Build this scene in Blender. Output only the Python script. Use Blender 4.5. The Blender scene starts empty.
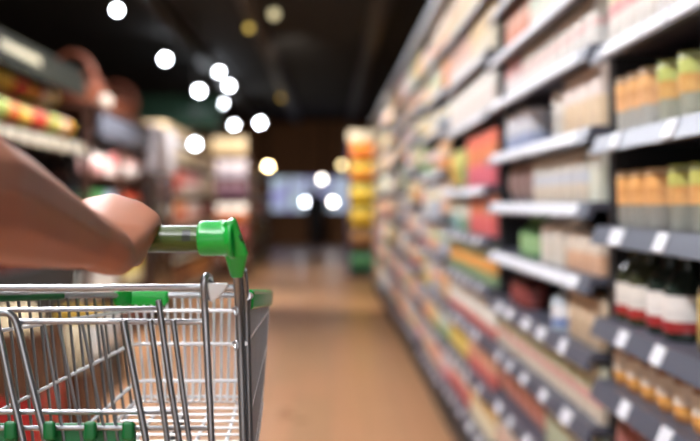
import bpy, bmesh, math, random
from mathutils import Vector, Matrix
random.seed(7)
scene = bpy.context.scene
C = scene.collection
PI = math.pi
F = 60.0 / 36.0 * 700.0          # focal length in pixels
CAM_Z = 1.2
VPX, VPY = 330.0, 203.0          # vanishing point of the aisle in the photograph

def P(px, py, Y):
    """a point of the photograph put at distance Y"""
    return Vector(((px - VPX) / F * Y, Y, CAM_Z - (py - VPY) / F * Y))

# ------------------------------------------------------------------ materials
MATS = {}
def srgb(h):
    if isinstance(h, str):
        h = h.lstrip('#'); c = [int(h[i:i+2], 16) / 255 for i in (0, 2, 4)]
    else: c = h
    return tuple(x / 12.92 if x <= .04045 else ((x + .055) / 1.055) ** 2.4 for x in c) + (1.0,)

def mat(name, col, rough=.5, metal=0., noise=.12, nscale=30., coat=0., emit=0., emit_col=None, trans=0., bump=0., sss=0., ior=1.45):
    if name in MATS: return MATS[name]
    m = bpy.data.materials.new(name); m.use_nodes = True
    nt = m.node_tree; b = nt.nodes['Principled BSDF']
    c = srgb(col)
    b.inputs['Roughness'].default_value = rough
    b.inputs['Metallic'].default_value = metal
    b.inputs['IOR'].default_value = ior
    b.inputs['Coat Weight'].default_value = coat
    b.inputs['Coat Roughness'].default_value = .08
    b.inputs['Transmission Weight'].default_value = trans
    if sss:
        b.inputs['Subsurface Weight'].default_value = sss
        b.inputs['Subsurface Radius'].default_value = (1, .35, .2)
        b.inputs['Subsurface Scale'].default_value = .008
    tc = nt.nodes.new('ShaderNodeTexCoord')
    n = nt.nodes.new('ShaderNodeTexNoise'); n.inputs['Scale'].default_value = nscale; n.inputs['Detail'].default_value = 4
    nt.links.new(tc.outputs['Object'], n.inputs['Vector'])
    mx = nt.nodes.new('ShaderNodeMix'); mx.data_type = 'RGBA'
    mx.inputs[6].default_value = tuple(x * (1 - noise) for x in c[:3]) + (1,)
    mx.inputs[7].default_value = tuple(min(1, x * (1 + noise)) for x in c[:3]) + (1,)
    nt.links.new(n.outputs['Fac'], mx.inputs[0])
    nt.links.new(mx.outputs[2], b.inputs['Base Color'])
    if bump:
        bp = nt.nodes.new('ShaderNodeBump'); bp.inputs['Strength'].default_value = bump; bp.inputs['Distance'].default_value = .002
        nt.links.new(n.outputs['Fac'], bp.inputs['Height']); nt.links.new(bp.outputs['Normal'], b.inputs['Normal'])
    if emit:
        b.inputs['Emission Color'].default_value = srgb(emit_col or col)
        b.inputs['Emission Strength'].default_value = emit
    MATS[name] = m
    return m

def bands(cols, rough=.45, art=.3, coat=0.):
    """printed packaging: horizontal bands of colour [(start height 0..1, colour)], with small printed patches"""
    key = 'print_' + '_'.join('%s%02d' % (c.lstrip('#'), int(p * 99)) for p, c in cols)
    if key in MATS: return MATS[key]
    m = bpy.data.materials.new(key); m.use_nodes = True
    nt = m.node_tree; b = nt.nodes['Principled BSDF']
    b.inputs['Roughness'].default_value = rough; b.inputs['Coat Weight'].default_value = coat
    tc = nt.nodes.new('ShaderNodeTexCoord'); sp = nt.nodes.new('ShaderNodeSeparateXYZ')
    nt.links.new(tc.outputs['Generated'], sp.inputs[0])
    r = nt.nodes.new('ShaderNodeValToRGB'); r.color_ramp.interpolation = 'CONSTANT'
    el = r.color_ramp.elements
    el[0].position = cols[0][0]; el[0].color = srgb(cols[0][1])
    if len(cols) == 1: el[1].position = 1; el[1].color = srgb(cols[0][1])
    else:
        el[1].position = cols[1][0]; el[1].color = srgb(cols[1][1])
        for p, c in cols[2:]:
            e = el.new(p); e.color = srgb(c)
    nt.links.new(sp.outputs['Z'], r.inputs[0])
    v = nt.nodes.new('ShaderNodeTexVoronoi'); v.inputs['Scale'].default_value = 5.0
    nt.links.new(tc.outputs['Generated'], v.inputs['Vector'])
    hs = nt.nodes.new('ShaderNodeSeparateColor'); nt.links.new(v.outputs['Color'], hs.inputs[0])
    gt = nt.nodes.new('ShaderNodeMath'); gt.operation = 'GREATER_THAN'; gt.inputs[1].default_value = .68
    nt.links.new(hs.outputs[0], gt.inputs[0])
    fac = nt.nodes.new('ShaderNodeMath'); fac.operation = 'MULTIPLY'; fac.inputs[1].default_value = art
    nt.links.new(gt.outputs[0], fac.inputs[0])
    mx = nt.nodes.new('ShaderNodeMix'); mx.data_type = 'RGBA'
    nt.links.new(fac.outputs[0], mx.inputs[0]); nt.links.new(r.outputs[0], mx.inputs[6])
    hv = nt.nodes.new('ShaderNodeHueSaturation'); hv.inputs['Hue'].default_value = .47; hv.inputs['Saturation'].default_value = 1.3; hv.inputs['Value'].default_value = .62
    nt.links.new(r.outputs[0], hv.inputs['Color']); nt.links.new(hv.outputs[0], mx.inputs[7])
    nt.links.new(mx.outputs[2], b.inputs['Base Color'])
    MATS[key] = m
    return m

# ------------------------------------------------------------------ mesh helpers
def box(bm, lo, hi, bev=0., mtx=None):
    lo = Vector(lo); hi = Vector(hi)
    r = bmesh.ops.create_cube(bm, size=1)
    vs = r['verts']
    for v in vs:
        v.co = Vector(((v.co.x + .5) * (hi.x - lo.x) + lo.x, (v.co.y + .5) * (hi.y - lo.y) + lo.y, (v.co.z + .5) * (hi.z - lo.z) + lo.z))
    if bev:
        es = list({e for v in vs for e in v.link_edges})
        o = bmesh.ops.bevel(bm, geom=es, offset=bev, segments=2, profile=.5, affect='EDGES')
        vs = [v for v in o['verts']] + [v for v in vs if v.is_valid]
    if mtx is not None:
        for v in set(vs): v.co = mtx @ v.co
    return bm

def catmull(pts, n=6):
    pts = [Vector(p) for p in pts]
    out = []
    for i in range(len(pts) - 1):
        p0 = pts[max(i - 1, 0)]; p1 = pts[i]; p2 = pts[i + 1]; p3 = pts[min(i + 2, len(pts) - 1)]
        for k in range(n):
            t = k / n
            out.append(.5 * ((2 * p1) + (-p0 + p2) * t + (2 * p0 - 5 * p1 + 4 * p2 - p3) * t * t + (-p0 + 3 * p1 - 3 * p2 + p3) * t ** 3))
    out.append(pts[-1])
    return out

def tube(bm, pts, r, seg=8, caps=True, closed=False):
    pts = [Vector(p) for p in pts]
    n = len(pts); rings = []
    rr = r if isinstance(r, (list, tuple)) else [r] * n
    nrm = None
    for i, p in enumerate(pts):
        if closed: t = pts[(i + 1) % n] - pts[i - 1]
        else: t = pts[min(i + 1, n - 1)] - pts[max(i - 1, 0)]
        t = t.normalized() if t.length > 1e-9 else Vector((0, 0, 1))
        if nrm is None:
            a = Vector((0, 0, 1)) if abs(t.z) < .9 else Vector((1, 0, 0))
            nrm = t.cross(a).normalized()
        else:
            nrm = (nrm - t * nrm.dot(t)).normalized()
        bi = t.cross(nrm)
        rings.append([bm.verts.new(p + (nrm * math.cos(2 * PI * k / seg) + bi * math.sin(2 * PI * k / seg)) * rr[i]) for k in range(seg)])
    for i in range(n if closed else n - 1):
        a = rings[i]; b = rings[(i + 1) % n]
        for k in range(seg):
            bm.faces.new((a[k], a[(k + 1) % seg], b[(k + 1) % seg], b[k]))
    if caps and not closed:
        bm.faces.new(rings[0][::-1]); bm.faces.new(rings[-1])
    return bm

def lathe(bm, prof, seg=20, at=(0, 0, 0), sy=1.0):
    at = Vector(at); rings = []
    for r, z in prof:
        if r < 1e-6: rings.append([bm.verts.new(at + Vector((0, 0, z)))])
        else: rings.append([bm.verts.new(at + Vector((r * math.cos(2 * PI * k / seg), sy * r * math.sin(2 * PI * k / seg), z))) for k in range(seg)])
    for a, b in zip(rings, rings[1:]):
        for k in range(seg):
            k2 = (k + 1) % seg
            if len(a) == 1 and len(b) == 1: continue
            if len(a) == 1: bm.faces.new((a[0], b[k2], b[k]))
            elif len(b) == 1: bm.faces.new((a[k], a[k2], b[0]))
            else: bm.faces.new((a[k], a[k2], b[k2], b[k]))
    return bm

def prism(bm, poly, axis, a, b):
    """polygon extruded along an axis: poly in the two other axes in order"""
    def mk(q, t):
        if axis == 'y': return Vector((q[0], t, q[1]))
        if axis == 'x': return Vector((t, q[0], q[1]))
        return Vector((q[0], q[1], t))
    A = [bm.verts.new(mk(q, a)) for q in poly]; B = [bm.verts.new(mk(q, b)) for q in poly]
    n = len(poly)
    bm.faces.new(A[::-1]); bm.faces.new(B)
    for i in range(n): bm.faces.new((A[i], A[(i + 1) % n], B[(i + 1) % n], B[i]))
    return bm

def hull(bm, *sph):
    """convex hull of spheres (point, radius)"""
    t = bmesh.new()
    for p, r in sph:
        bmesh.ops.create_icosphere(t, subdivisions=2, radius=r, matrix=Matrix.Translation(Vector(p)))
    bmesh.ops.convex_hull(t, input=t.verts[:])
    dead = [v for v in t.verts if not v.link_faces]
    if dead: bmesh.ops.delete(t, geom=dead, context='VERTS')
    me = bpy.data.meshes.new('tmp'); t.to_mesh(me); t.free()
    bm.from_mesh(me); bpy.data.meshes.remove(me)

def NB(): return bmesh.new()

def mesh_of(name, bm, m, smooth=True):
    bmesh.ops.recalc_face_normals(bm, faces=bm.faces[:])
    me = bpy.data.meshes.new(name); bm.to_mesh(me); bm.free()
    if m is not None: me.materials.append(m)
    if smooth:
        me.polygons.foreach_set('use_smooth', [True] * len(me.polygons))
        me.set_sharp_from_angle(angle=math.radians(38))
    return me

def obj(name, bm, m, parent=None, loc=None, world=False, smooth=True):
    """world: the mesh is in world coordinates while the parent is an Empty at its own place"""
    if world and parent is not None:
        off = parent_loc(parent)
        bmesh.ops.translate(bm, verts=bm.verts[:], vec=-off)
    o = bpy.data.objects.new(name, mesh_of(name, bm, m, smooth)); C.objects.link(o)
    if parent is not None: o.parent = parent
    if loc is not None: o.location = loc
    return o

def parent_loc(p):
    v = Vector((0, 0, 0))
    while p is not None:
        v += p.location; p = p.parent
    return v

def tag(o, label=None, cat=None, group=None, kind=None):
    if label: o['label'] = label
    if cat: o['category'] = cat
    if group: o['group'] = group
    if kind: o['kind'] = kind
    return o

def thing(name, label, cat, loc=(0, 0, 0), group=None, rotz=0):
    o = bpy.data.objects.new(name, None); C.objects.link(o)
    o.location = loc; o.rotation_euler.z = rotz; o.empty_display_size = .1
    return tag(o, label, cat, group)

def dup(src, loc, rotz=0, label=None, group=None):
    r = src.copy(); C.objects.link(r); r.location = loc; r.rotation_euler.z = rotz
    if label: r['label'] = label
    if group: r['group'] = group
    for ch in list(src.children):
        c = ch.copy(); C.objects.link(c); c.parent = r
        for g in ch.children:
            d = g.copy(); C.objects.link(d); d.parent = c
    return r

def struct(name, bm, m):
    o = obj(name, bm, m, smooth=False); o['kind'] = 'structure'; return o

# ------------------------------------------------------------------ palette of plain materials
M_black = mat('matt_black', '#141414', .6)
M_dark = mat('dark_grey_metal', '#2a2b2e', .5, .3)
M_shelf = mat('shelf_slate_grey', '#565865', .42, .35, noise=.06)
M_rail = mat('shelf_rail_grey', '#565a68', .35, .2, noise=.05)
M_back = mat('shelf_back_dark', '#1a1817', .7)
M_tag = mat('price_tag_white', '#e2e3e8', .5, noise=.03)
M_chrome = mat('zinc_wire', '#a3a5a8', .3, .85, noise=.06)
M_chrome_d = mat('zinc_tube', '#8f9193', .3, .85, noise=.08)
M_green = mat('green_plastic', '#10a438', .28, coat=.3, noise=.05)
M_green_d = mat('deep_green_plastic', '#07652f', .45, noise=.08)
M_white = mat('white_plastic', '#dfdedd', .4, noise=.04)
M_olive = mat('olive_sleeve', '#3d4d14', .3, coat=.12, noise=.15, nscale=14)
M_rubber = mat('wheel_rubber', '#26282a', .7)

# ------------------------------------------------------------------ the setting
CEIL = 3.6
Y0, Y1 = -3.0, 34.0
XL, XR = -7.0, 5.0
def floor_material():
    m = bpy.data.materials.new('floor_planks'); m.use_nodes = True
    nt = m.node_tree; b = nt.nodes['Principled BSDF']
    tc = nt.nodes.new('ShaderNodeTexCoord')
    mp = nt.nodes.new('ShaderNodeMapping'); mp.inputs['Rotation'].default_value = (0, 0, PI / 2)
    nt.links.new(tc.outputs['Object'], mp.inputs['Vector'])
    br = nt.nodes.new('ShaderNodeTexBrick')
    br.inputs['Scale'].default_value = 1.0; br.inputs['Brick Width'].default_value = 1.2; br.inputs['Row Height'].default_value = .2
    br.inputs['Mortar Size'].default_value = .003; br.inputs['Bias'].default_value = -.2
    br.inputs['Color1'].default_value = srgb('#c39068'); br.inputs['Color2'].default_value = srgb('#b68c64'); br.inputs['Mortar'].default_value = srgb('#96704e')
    nt.links.new(mp.outputs[0], br.inputs['Vector'])
    n = nt.nodes.new('ShaderNodeTexNoise'); n.inputs['Scale'].default_value = 1.3; n.inputs['Detail'].default_value = 3
    nt.links.new(tc.outputs['Object'], n.inputs['Vector'])
    mx = nt.nodes.new('ShaderNodeMix'); mx.data_type = 'RGBA'; mx.blend_type = 'MULTIPLY'; mx.inputs[0].default_value = .35
    nt.links.new(br.outputs['Color'], mx.inputs[6]); nt.links.new(n.outputs['Color'], mx.inputs[7])
    nt.links.new(br.outputs['Color'], b.inputs['Base Color'])
    rr = nt.nodes.new('ShaderNodeMapRange'); rr.inputs[3].default_value = .24; rr.inputs[4].default_value = .36
    nt.links.new(n.outputs['Fac'], rr.inputs[0]); nt.links.new(rr.outputs[0], b.inputs['Roughness'])
    return m
bm = NB(); box(bm, (XL, Y0, -.1), (XR, Y1, 0)); struct('floor', bm, floor_material())
M_ceil = mat('ceiling_black', '#0e0b09', .8)
M_wall = mat('wall_dark', '#241d18', .8)
bm = NB(); box(bm, (XL, Y0, CEIL), (XR, Y1, CEIL + .1)); struct('ceiling', bm, M_ceil)
bm = NB(); box(bm, (XL - .1, Y0, 0), (XL, Y1, CEIL)); struct('wall_left', bm, M_wall)
bm = NB(); box(bm, (XR, Y0, 0), (XR + .1, Y1, CEIL)); struct('wall_right', bm, M_wall)
bm = NB(); box(bm, (XL, Y0 - .1, 0), (-2.6, Y0, CEIL)); box(bm, (1.8, Y0 - .1, 0), (XR, Y0, CEIL)); box(bm, (-2.6, Y0 - .1, 0), (1.8, Y0, .5)); box(bm, (-2.6, Y0 - .1, 3.0), (1.8, Y0, CEIL)); struct('wall_behind', bm, M_wall)
bm = NB(); box(bm, (-2.6, Y0 - .07, .5), (1.8, Y0 - .05, 3.0)); struct('rear_fill_panel', bm, mat('rear_fill_glow', '#f6f1ea', .3, emit=1.3, emit_col='#fbf9ff'))  # unseen glowing panel added behind the camera as fill for cart and hand
bm = NB()
WX0, WX1, WZ0, WZ1 = -1.75, .55, .95, 1.95
box(bm, (XL, Y1, 0), (WX0, Y1 + .1, CEIL)); box(bm, (WX1, Y1, 0), (XR, Y1 + .1, CEIL))
box(bm, (WX0, Y1, 0), (WX1, Y1 + .1, WZ0)); box(bm, (WX0, Y1, WZ1), (WX1, Y1 + .1, CEIL))
struct('wall_far', bm, mat('wall_far_brown', '#80583a', .8))
bm = NB(); box(bm, (WX0, Y1 + .03, WZ0), (WX1, Y1 + .06, WZ1))
def window_mat():
    m = mat('window_daylight', '#a9c6d8', .3)
    b = m.node_tree.nodes['Principled BSDF']
    nt = m.node_tree
    tc = nt.nodes.new('ShaderNodeTexCoord'); n = nt.nodes.new('ShaderNodeTexNoise'); n.inputs['Scale'].default_value = 2.2
    nt.links.new(tc.outputs['Object'], n.inputs['Vector'])
    r = nt.nodes.new('ShaderNodeValToRGB'); e = r.color_ramp.elements
    e[0].position = .35; e[0].color = srgb('#8f86d0'); e[1].position = .6; e[1].color = srgb('#b5c9d2')
    nt.links.new(n.outputs['Fac'], r.inputs[0]); nt.links.new(r.outputs[0], b.inputs['Emission Color'])
    b.inputs['Emission Strength'].default_value = .5
    return m
w = struct('window_1', bm, window_mat())
bm = NB()
for k in range(5):
    x = WX0 + (WX1 - WX0) * k / 4
    box(bm, (x - .03, Y1 - .03, WZ0), (x + .03, Y1 + .03, WZ1))
box(bm, (WX0, Y1 - .03, WZ0 - .05), (WX1, Y1 + .03, WZ0)); box(bm, (WX0, Y1 - .03, WZ1), (WX1, Y1 + .03, WZ1 + .05))
obj('window_frame', bm, M_dark, w)

# ceiling trunking seen faintly against the black ceiling
for k, (x, nm) in enumerate(((-2.05, 'left'), (-.95, 'middle'), (.62, 'right'))):
    bm = NB(); box(bm, (x - .09, 10.5, CEIL - .16), (x + .09, 33.5, CEIL - .02), .02)
    box(bm, (x - .13, 10.5, CEIL - .02), (x + .13, 33.5, CEIL))
    o = obj('cable_trunking', bm, mat('trunking_brown', '#211c19', .5)); tag(o, ['dark ceiling trunking above the left hand displays', 'dark ceiling trunking over the middle of the aisle', 'dark ceiling trunking beside the tall right shelving'][k], 'trunking', 'ceiling trunking runs')

# ------------------------------------------------------------------ right-hand shelving
SX = .605                        # front of the shelves
SD = .45
BAY0, BAYL = .91, 1.75
TOP = 2.30
ORD = ['first', 'second', 'third', 'fourth', 'fifth', 'sixth', 'seventh', 'eighth', 'ninth', 'tenth', 'eleventh', 'twelfth']
BAYN = ['nearest', 'second', 'third', 'fourth', 'fifth', 'sixth', 'seventh', 'eighth', 'farthest']
SHELVES = [
    [.30, .55, .785, .925, 1.13, 1.33, 1.53, 1.75, 2.0],
    [.28, .48, .665, .835, 1.01, 1.185, 1.36, 1.55, 1.71, 1.88, 2.08],
    [.25, .46, .66, .86, 1.05, 1.25, 1.54, 1.77, 2.0],
    [.22, .45, .66, .90, 1.12, 1.36, 1.60, 1.80, 2.02],
    [.25, .48, .72, .96, 1.19, 1.42, 1.66, 1.86, 2.04],
    [.22, .50, .78, 1.04, 1.30, 1.56, 1.80, 2.02],
    [.22, .50, .78, 1.04, 1.30, 1.56, 1.80, 2.02],
    [.22, .50, .78, 1.04, 1.30, 1.56, 1.80, 2.02],
    [.22, .50, .78, 1.04, 1.30, 1.56, 1.80, 2.02],
]                                # centre height of each front rail
RH = .042
NBAY = 9
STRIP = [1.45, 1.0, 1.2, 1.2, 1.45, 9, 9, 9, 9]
TILT = math.atan2(.016, .038)
L_in = BAYL - .05
bm = NB(); box(bm, (0, 0, 0), (SD, L_in, .018)); SHELF_ME = mesh_of('shelf', bm, M_shelf, False)
bm = NB()
prism(bm, [(-.020, -.020), (-.016, -.022), (.0, -.02), (.0, .018), (-.004, .018)], 'y', 0, L_in)
RAIL_ME = mesh_of('price_rail', bm, M_rail, False)
bm = NB(); box(bm, (-.0035, -.033, -.018), (.0, .033, .018), .0008); TAG_ME = mesh_of('price_tag', bm, M_tag, False)
bm = NB(); box(bm, (-.0035, -.05, -.018), (.0, .05, .018), .0008); TAGW_ME = mesh_of('price_tag', bm, M_tag, False)
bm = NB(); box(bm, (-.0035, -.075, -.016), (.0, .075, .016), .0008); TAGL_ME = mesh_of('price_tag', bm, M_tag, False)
BAY_LOOK = ['grey shelving bay of jars nearest the camera', 'grey shelving bay of pale cartons next after the jars', 'grey shelving bay with orange and white boxes, third from the camera',
            'shelving bay of pastel packs, fourth along the run from the camera', 'shelving bay of cream packs, fifth along the run from the camera', 'shelving bay, sixth along the run from the camera',
            'shelving bay, seventh along the run from the camera', 'small distant shelving bay, eighth along the run', 'last shelving bay at the distant end of the run']
def shelf_top(b, k): return SHELVES[b][k] + .018
for b in range(NBAY):
    ya = BAY0 + b * BAYL
    t = thing('shelving_unit', BAY_LOOK[b], 'shelving', (SX, ya, 0), 'shelving bays along the right of the aisle')
    bm = NB(); box(bm, (SD, .0, .0), (SD + .03, BAYL - .004, TOP)); obj('back_panel', bm, M_back, t, smooth=False)
    for yy in (0.0, BAYL - .026):
        bm = NB(); box(bm, (.06, yy, 0), (SD, yy + .022, TOP)); box(bm, (.035, yy, 0), (.06, yy + .022, TOP - .02), .004); obj('upright', bm, M_dark, t, smooth=False)
    bm = NB(); box(bm, (.02, .023, 0), (SD, BAYL - .027, .12)); obj('plinth', bm, M_dark, t, smooth=False)
    bm = NB(); box(bm, (-.02, 0, TOP), (SD + .03, BAYL - .004, TOP + .02)); box(bm, (-.03, 0, TOP - .03), (-.012, BAYL - .004, TOP + .05), .004)
    obj('top_rail', bm, mat('top_rail_silver', '#a3a7ad', .4, .5), t, smooth=False)
    for k, z in enumerate(SHELVES[b]):
        s = bpy.data.objects.new('shelf', SHELF_ME); C.objects.link(s); s.parent = t; s.location = (0, .024, z)
        r = bpy.data.objects.new('price_rail', RAIL_ME); C.objects.link(r); r.parent = s; r.location = (0, 0, 0)
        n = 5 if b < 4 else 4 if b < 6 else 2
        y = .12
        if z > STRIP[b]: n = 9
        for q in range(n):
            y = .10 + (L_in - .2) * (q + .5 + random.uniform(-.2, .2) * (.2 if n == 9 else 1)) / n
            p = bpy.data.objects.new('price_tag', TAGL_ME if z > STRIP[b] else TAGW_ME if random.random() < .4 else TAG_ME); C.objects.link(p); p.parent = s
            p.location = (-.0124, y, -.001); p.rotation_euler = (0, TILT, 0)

# ------------------------------------------------------------------ products
PROTO = {}
M_glass = mat('jar_glass', '#d8dcd6', .06, trans=.6, noise=.02)
def carton(w, h, d, m):
    bm = NB(); box(bm, (0, -w / 2, 0), (d, w / 2, h), min(.004, w * .04))
    o = bpy.data.objects.new('carton', mesh_of('carton', bm, m)); C.objects.link(o); return o
def gable(w, h, d, m):
    bm = NB(); hb = h * .78
    prism(bm, [(0, 0), (d, 0), (d, hb), (d / 2 + .004, h * .95), (d / 2 + .004, h), (d / 2 - .004, h), (d / 2 - .004, h * .95), (0, hb)], 'y', -w / 2, w / 2)
    o = bpy.data.objects.new('drink_carton', mesh_of('drink_carton', bm, m)); C.objects.link(o); return o
def pouch(w, h, d, m):
    bm = NB(); nu, nv = 10, 12
    for sgn in (-1, 1):
        g = [[None] * (nu + 1) for _ in range(nv + 1)]
        for j in range(nv + 1):
            for i in range(nu + 1):
                u = i / nu; v = j / nv
                puff = (math.sin(PI * u) ** .55) * (math.sin(PI * min(1, max(0, (v - .03) / .94))) ** .45)
                g[j][i] = bm.verts.new((d / 2 + sgn * d / 2 * puff * .98 + sgn * .0008, -w / 2 + w * u * 1.0, h * v))
        for j in range(nv):
            for i in range(nu): bm.faces.new((g[j][i], g[j][i + 1], g[j + 1][i + 1], g[j + 1][i]))
    o = bpy.data.objects.new('snack_pouch', mesh_of('snack_pouch', bm, m)); C.objects.link(o); return o
def lathe_thing(name, parts):
    o = bpy.data.objects.new(name, None); C.objects.link(o)
    for nm, prof, m, at in parts:
        bm = NB(); lathe(bm, prof, 18, at); obj(nm, bm, m, o)
    return o
def jar(w, h, body, label, lid):
    r = w / 2
    return lathe_thing('jar', [
        ('glass_body', [(0, 0), (r * .86, 0), (r * .97, h * .04), (r * .97, h * .72), (r * .74, h * .83), (r * .74, h * .86), (0, h * .86)], body, (r, 0, 0)),
        ('label', [(r * .975, h * .14), (r * .99, h * .14), (r * .99, h * .66), (r * .975, h * .66)], label, (r, 0, 0)),
        ('lid', [(0, h * .86), (r * .8, h * .86), (r * .82, h * .875), (r * .82, h * .985), (r * .78, h), (0, h)], lid, (r, 0, 0))])
def cup(w, h, body, label, lid):
    r = w / 2
    return lathe_thing('jar', [
        ('glass_body', [(0, 0), (r * .82, 0), (r * .88, h * .03), (r * .96, h * .9), (r * .9, h * .95), (0, h * .95)], body, (r, 0, 0)),
        ('label', [(r * .94, h * .40), (r * .955, h * .40), (r * 1.0, h * .9), (r * .985, h * .9)], label, (r, 0, 0)),
        ('lid', [(0, h * .952), (r * .93, h * .952), (r * .96, h * .96), (r * .96, h * .99), (r * .9, h), (0, h)], lid, (r, 0, 0))])
def bottle(w, h, body, label, cap):
    r = w / 2
    return lathe_thing('bottle', [
        ('glass_body', [(0, 0), (r * .9, 0), (r, h * .03), (r, h * .55), (r * .8, h * .66), (r * .36, h * .78), (r * .33, h * .92), (0, h * .92)], body, (r, 0, 0)),
        ('label', [(r * 1.004, h * .1), (r * 1.02, h * .1), (r * 1.02, h * .5), (r * 1.004, h * .5)], label, (r, 0, 0)),
        ('cap', [(0, h * .9), (r * .4, h * .9), (r * .42, h * .91), (r * .42, h * .99), (r * .38, h), (0, h)], cap, (r, 0, 0))])
def can(w, h, m):
    r = w / 2
    o = lathe_thing('tin_can', [
        ('can_body', [(r * .95, 0), (r * .98, h * .02), (r * .98, h * .97), (r * .95, h * .98)], m, (r, 0, 0)),
        ('can_lid', [(0, h * .965), (r * .9, h * .965), (r * .92, h * .99), (r, h * .99), (r, h), (r * .93, h), (r * .9, h * .975)], mat('tin', '#b8b8ba', .3, .9), (r, 0, 0))])
    return o

LABELS_USED = set()
USED_FIRST = set()
def proto(kind, w, h, d, cols):
    key = (kind, round(w, 3), round(h, 3), round(d, 3), tuple(map(tuple, cols)))
    if key in PROTO: return PROTO[key], key
    if kind == 'carton': o = carton(w, h, d, bands(cols))
    elif kind == 'gable': o = gable(w, h, d, bands(cols))
    elif kind == 'pouch': o = pouch(w, h, d, bands(cols, .35))
    elif kind == 'jar': o = jar(w, h, mat('jar_' + cols[0][1].lstrip('#'), cols[0][1], .12, noise=.2), bands([(0, cols[1][1]), (.3, cols[2][1])] if len(cols) > 3 else [(0, cols[1][1])]), mat('lid_' + cols[-1][1].lstrip('#'), cols[-1][1], .35))
    elif kind == 'cup': o = cup(w, h, mat('cup_' + cols[0][1].lstrip('#'), cols[0][1], .15, noise=.2), bands([(0, cols[1][1]), (.55, cols[2][1])]), mat('lid_' + cols[-1][1].lstrip('#'), cols[-1][1], .35))
    elif kind == 'bottle': o = bottle(w, h, mat('bottle_' + cols[0][1].lstrip('#'), cols[0][1], .1, noise=.2), bands([(0, cols[1][1]), (.3, cols[2][1])] if len(cols) > 3 else [(0, cols[1][1])]), mat('lid_' + cols[-1][1].lstrip('#'), cols[-1][1], .35))
    elif kind == 'can': o = can(w, h, bands(cols))
    PROTO[key] = o
    return o, key
NOUN = {'carton': 'carton', 'gable': 'drink carton', 'pouch': 'pouch', 'jar': 'jar', 'cup': 'jar', 'bottle': 'bottle', 'can': 'tin'}
PLURAL = {'carton': 'cartons', 'gable': 'drink cartons', 'pouch': 'pouches', 'jar': 'jars', 'cup': 'jars', 'bottle': 'bottles', 'can': 'tins'}
CAT = {'carton': 'carton', 'gable': 'carton', 'pouch': 'pouch', 'jar': 'jar', 'cup': 'jar', 'bottle': 'bottle', 'can': 'tin'}
def place(kind, w, h, d, cols, look, where, spots, rot=0, alias=None):
    """spots: base points; the pack faces -x"""
    lab = '%s %s %s' % (look, NOUN[kind], where)
    if lab in LABELS_USED: lab = '%s %s in the farther row %s' % (look, NOUN[kind], where)
    LABELS_USED.add(lab)
    o, key = proto(kind, w, h, d, cols)
    grp = '%s %s %s' % (look, PLURAL[kind], where)
    out = []
    for p in spots:
        if key not in USED_FIRST:
            USED_FIRST.add(key); q = o; q.location = p; q.rotation_euler.z = rot
            q['label'] = lab
        else: q = dup(o, p, rot, lab)
        q['category'] = CAT[kind] if not alias else 'box'
        if alias: q.name = alias
        if len(spots) > 1: q['group'] = grp
        elif 'group' in q: del q['group']
        out.append(q)
    return out

def where_of(b, k):
    n = len(SHELVES[b]) - 1 - k
    bay = {0: 'nearest shelving bay', 1: 'second shelving bay', 2: 'third shelving bay', NBAY - 1: 'farthest shelving bay'}.get(b, BAYN[b] + ' shelving bay')
    return 'on the %s shelf down, %s' % (ORD[n], bay)
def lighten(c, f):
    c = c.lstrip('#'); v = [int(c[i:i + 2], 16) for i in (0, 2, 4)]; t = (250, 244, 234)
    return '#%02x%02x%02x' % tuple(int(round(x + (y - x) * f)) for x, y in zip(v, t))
def row(b, k, ya, yb, kind, w, h, d, cols, look, gap=.012, setback=.02, up=0):
    """facings of one product from ya to yb (world distance) on shelf k of bay b"""
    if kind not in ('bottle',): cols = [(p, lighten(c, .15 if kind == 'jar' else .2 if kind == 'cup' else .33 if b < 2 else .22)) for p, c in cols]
    lo = BAY0 + b * BAYL + .03; hi = BAY0 + (b + 1) * BAYL - .035
    ya = max(ya, lo); yb = min(yb, hi)
    room = (SHELVES[b][k + 1] - .006 if k + 1 < len(SHELVES[b]) else TOP - .02) - shelf_top(b, k)
    h = min(h, room - .012)
    n = int((yb - ya + gap) / (w + gap))
    if n < 1: return
    stp = (yb - ya) / n
    z = shelf_top(b, k) + .0004
    place(kind, w, h, d, cols, look, where_of(b, k), [(SX + setback, ya + stp * (i + .5), z) for i in range(n)], alias='far_bay_carton' if kind == 'carton' and b > 2 else None)  # generic cartons of the farther bays, contents not specified
def yx(px): return SX * F / (px - VPX)      # distance at which the shelf front passes a pixel column

# nearest bay
row(0, 6, yx(642), 2.63, 'carton', .11, .19, .09, [(0, '#f6efe6'), (.34, '#e88f8b'), (.5, '#ece9a8')], 'pale yellow and pink')
row(0, 6, 1.60, yx(644), 'carton', .10, .19, .09, [(0, '#f2ece8'), (.30, '#e5837f'), (.42, '#e9d3ae')], 'beige and pink')
row(0, 5, yx(635), 2.60, 'cup', .075, .125, 0, [(0, '#b4b4ac'), (0, '#e8ac6c'), (.6, '#f3b469'), (1, '#e9c48a')], 'orange labelled glass')
row(0, 5, yx(678), yx(638), 'cup', .08, .122, 0, [(0, '#a3a58f'), (0, '#d9a24e'), (.5, '#b7c35a'), (1, '#9bb457')], 'green and orange labelled glass')
row(0, 5, 1.55, yx(681), 'cup', .085, .13, 0, [(0, '#d9d6ca'), (0, '#f3f0ea'), (.6, '#dde6c2'), (1, '#f2efe8')], 'white labelled glass')
row(0, 4, yx(643), 2.60, 'cup', .078, .12, 0, [(0, '#8f8e84'), (0, '#e6a255'), (.6, '#f0aa55'), (1, '#e5b87a')], 'amber labelled glass')
row(0, 4, yx(690), yx(648), 'cup', .08, .122, 0, [(0, '#85877b'), (0, '#dd9d50'), (.5, '#b9b94c'), (1, '#97ad48')], 'olive and orange labelled glass')
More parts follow.
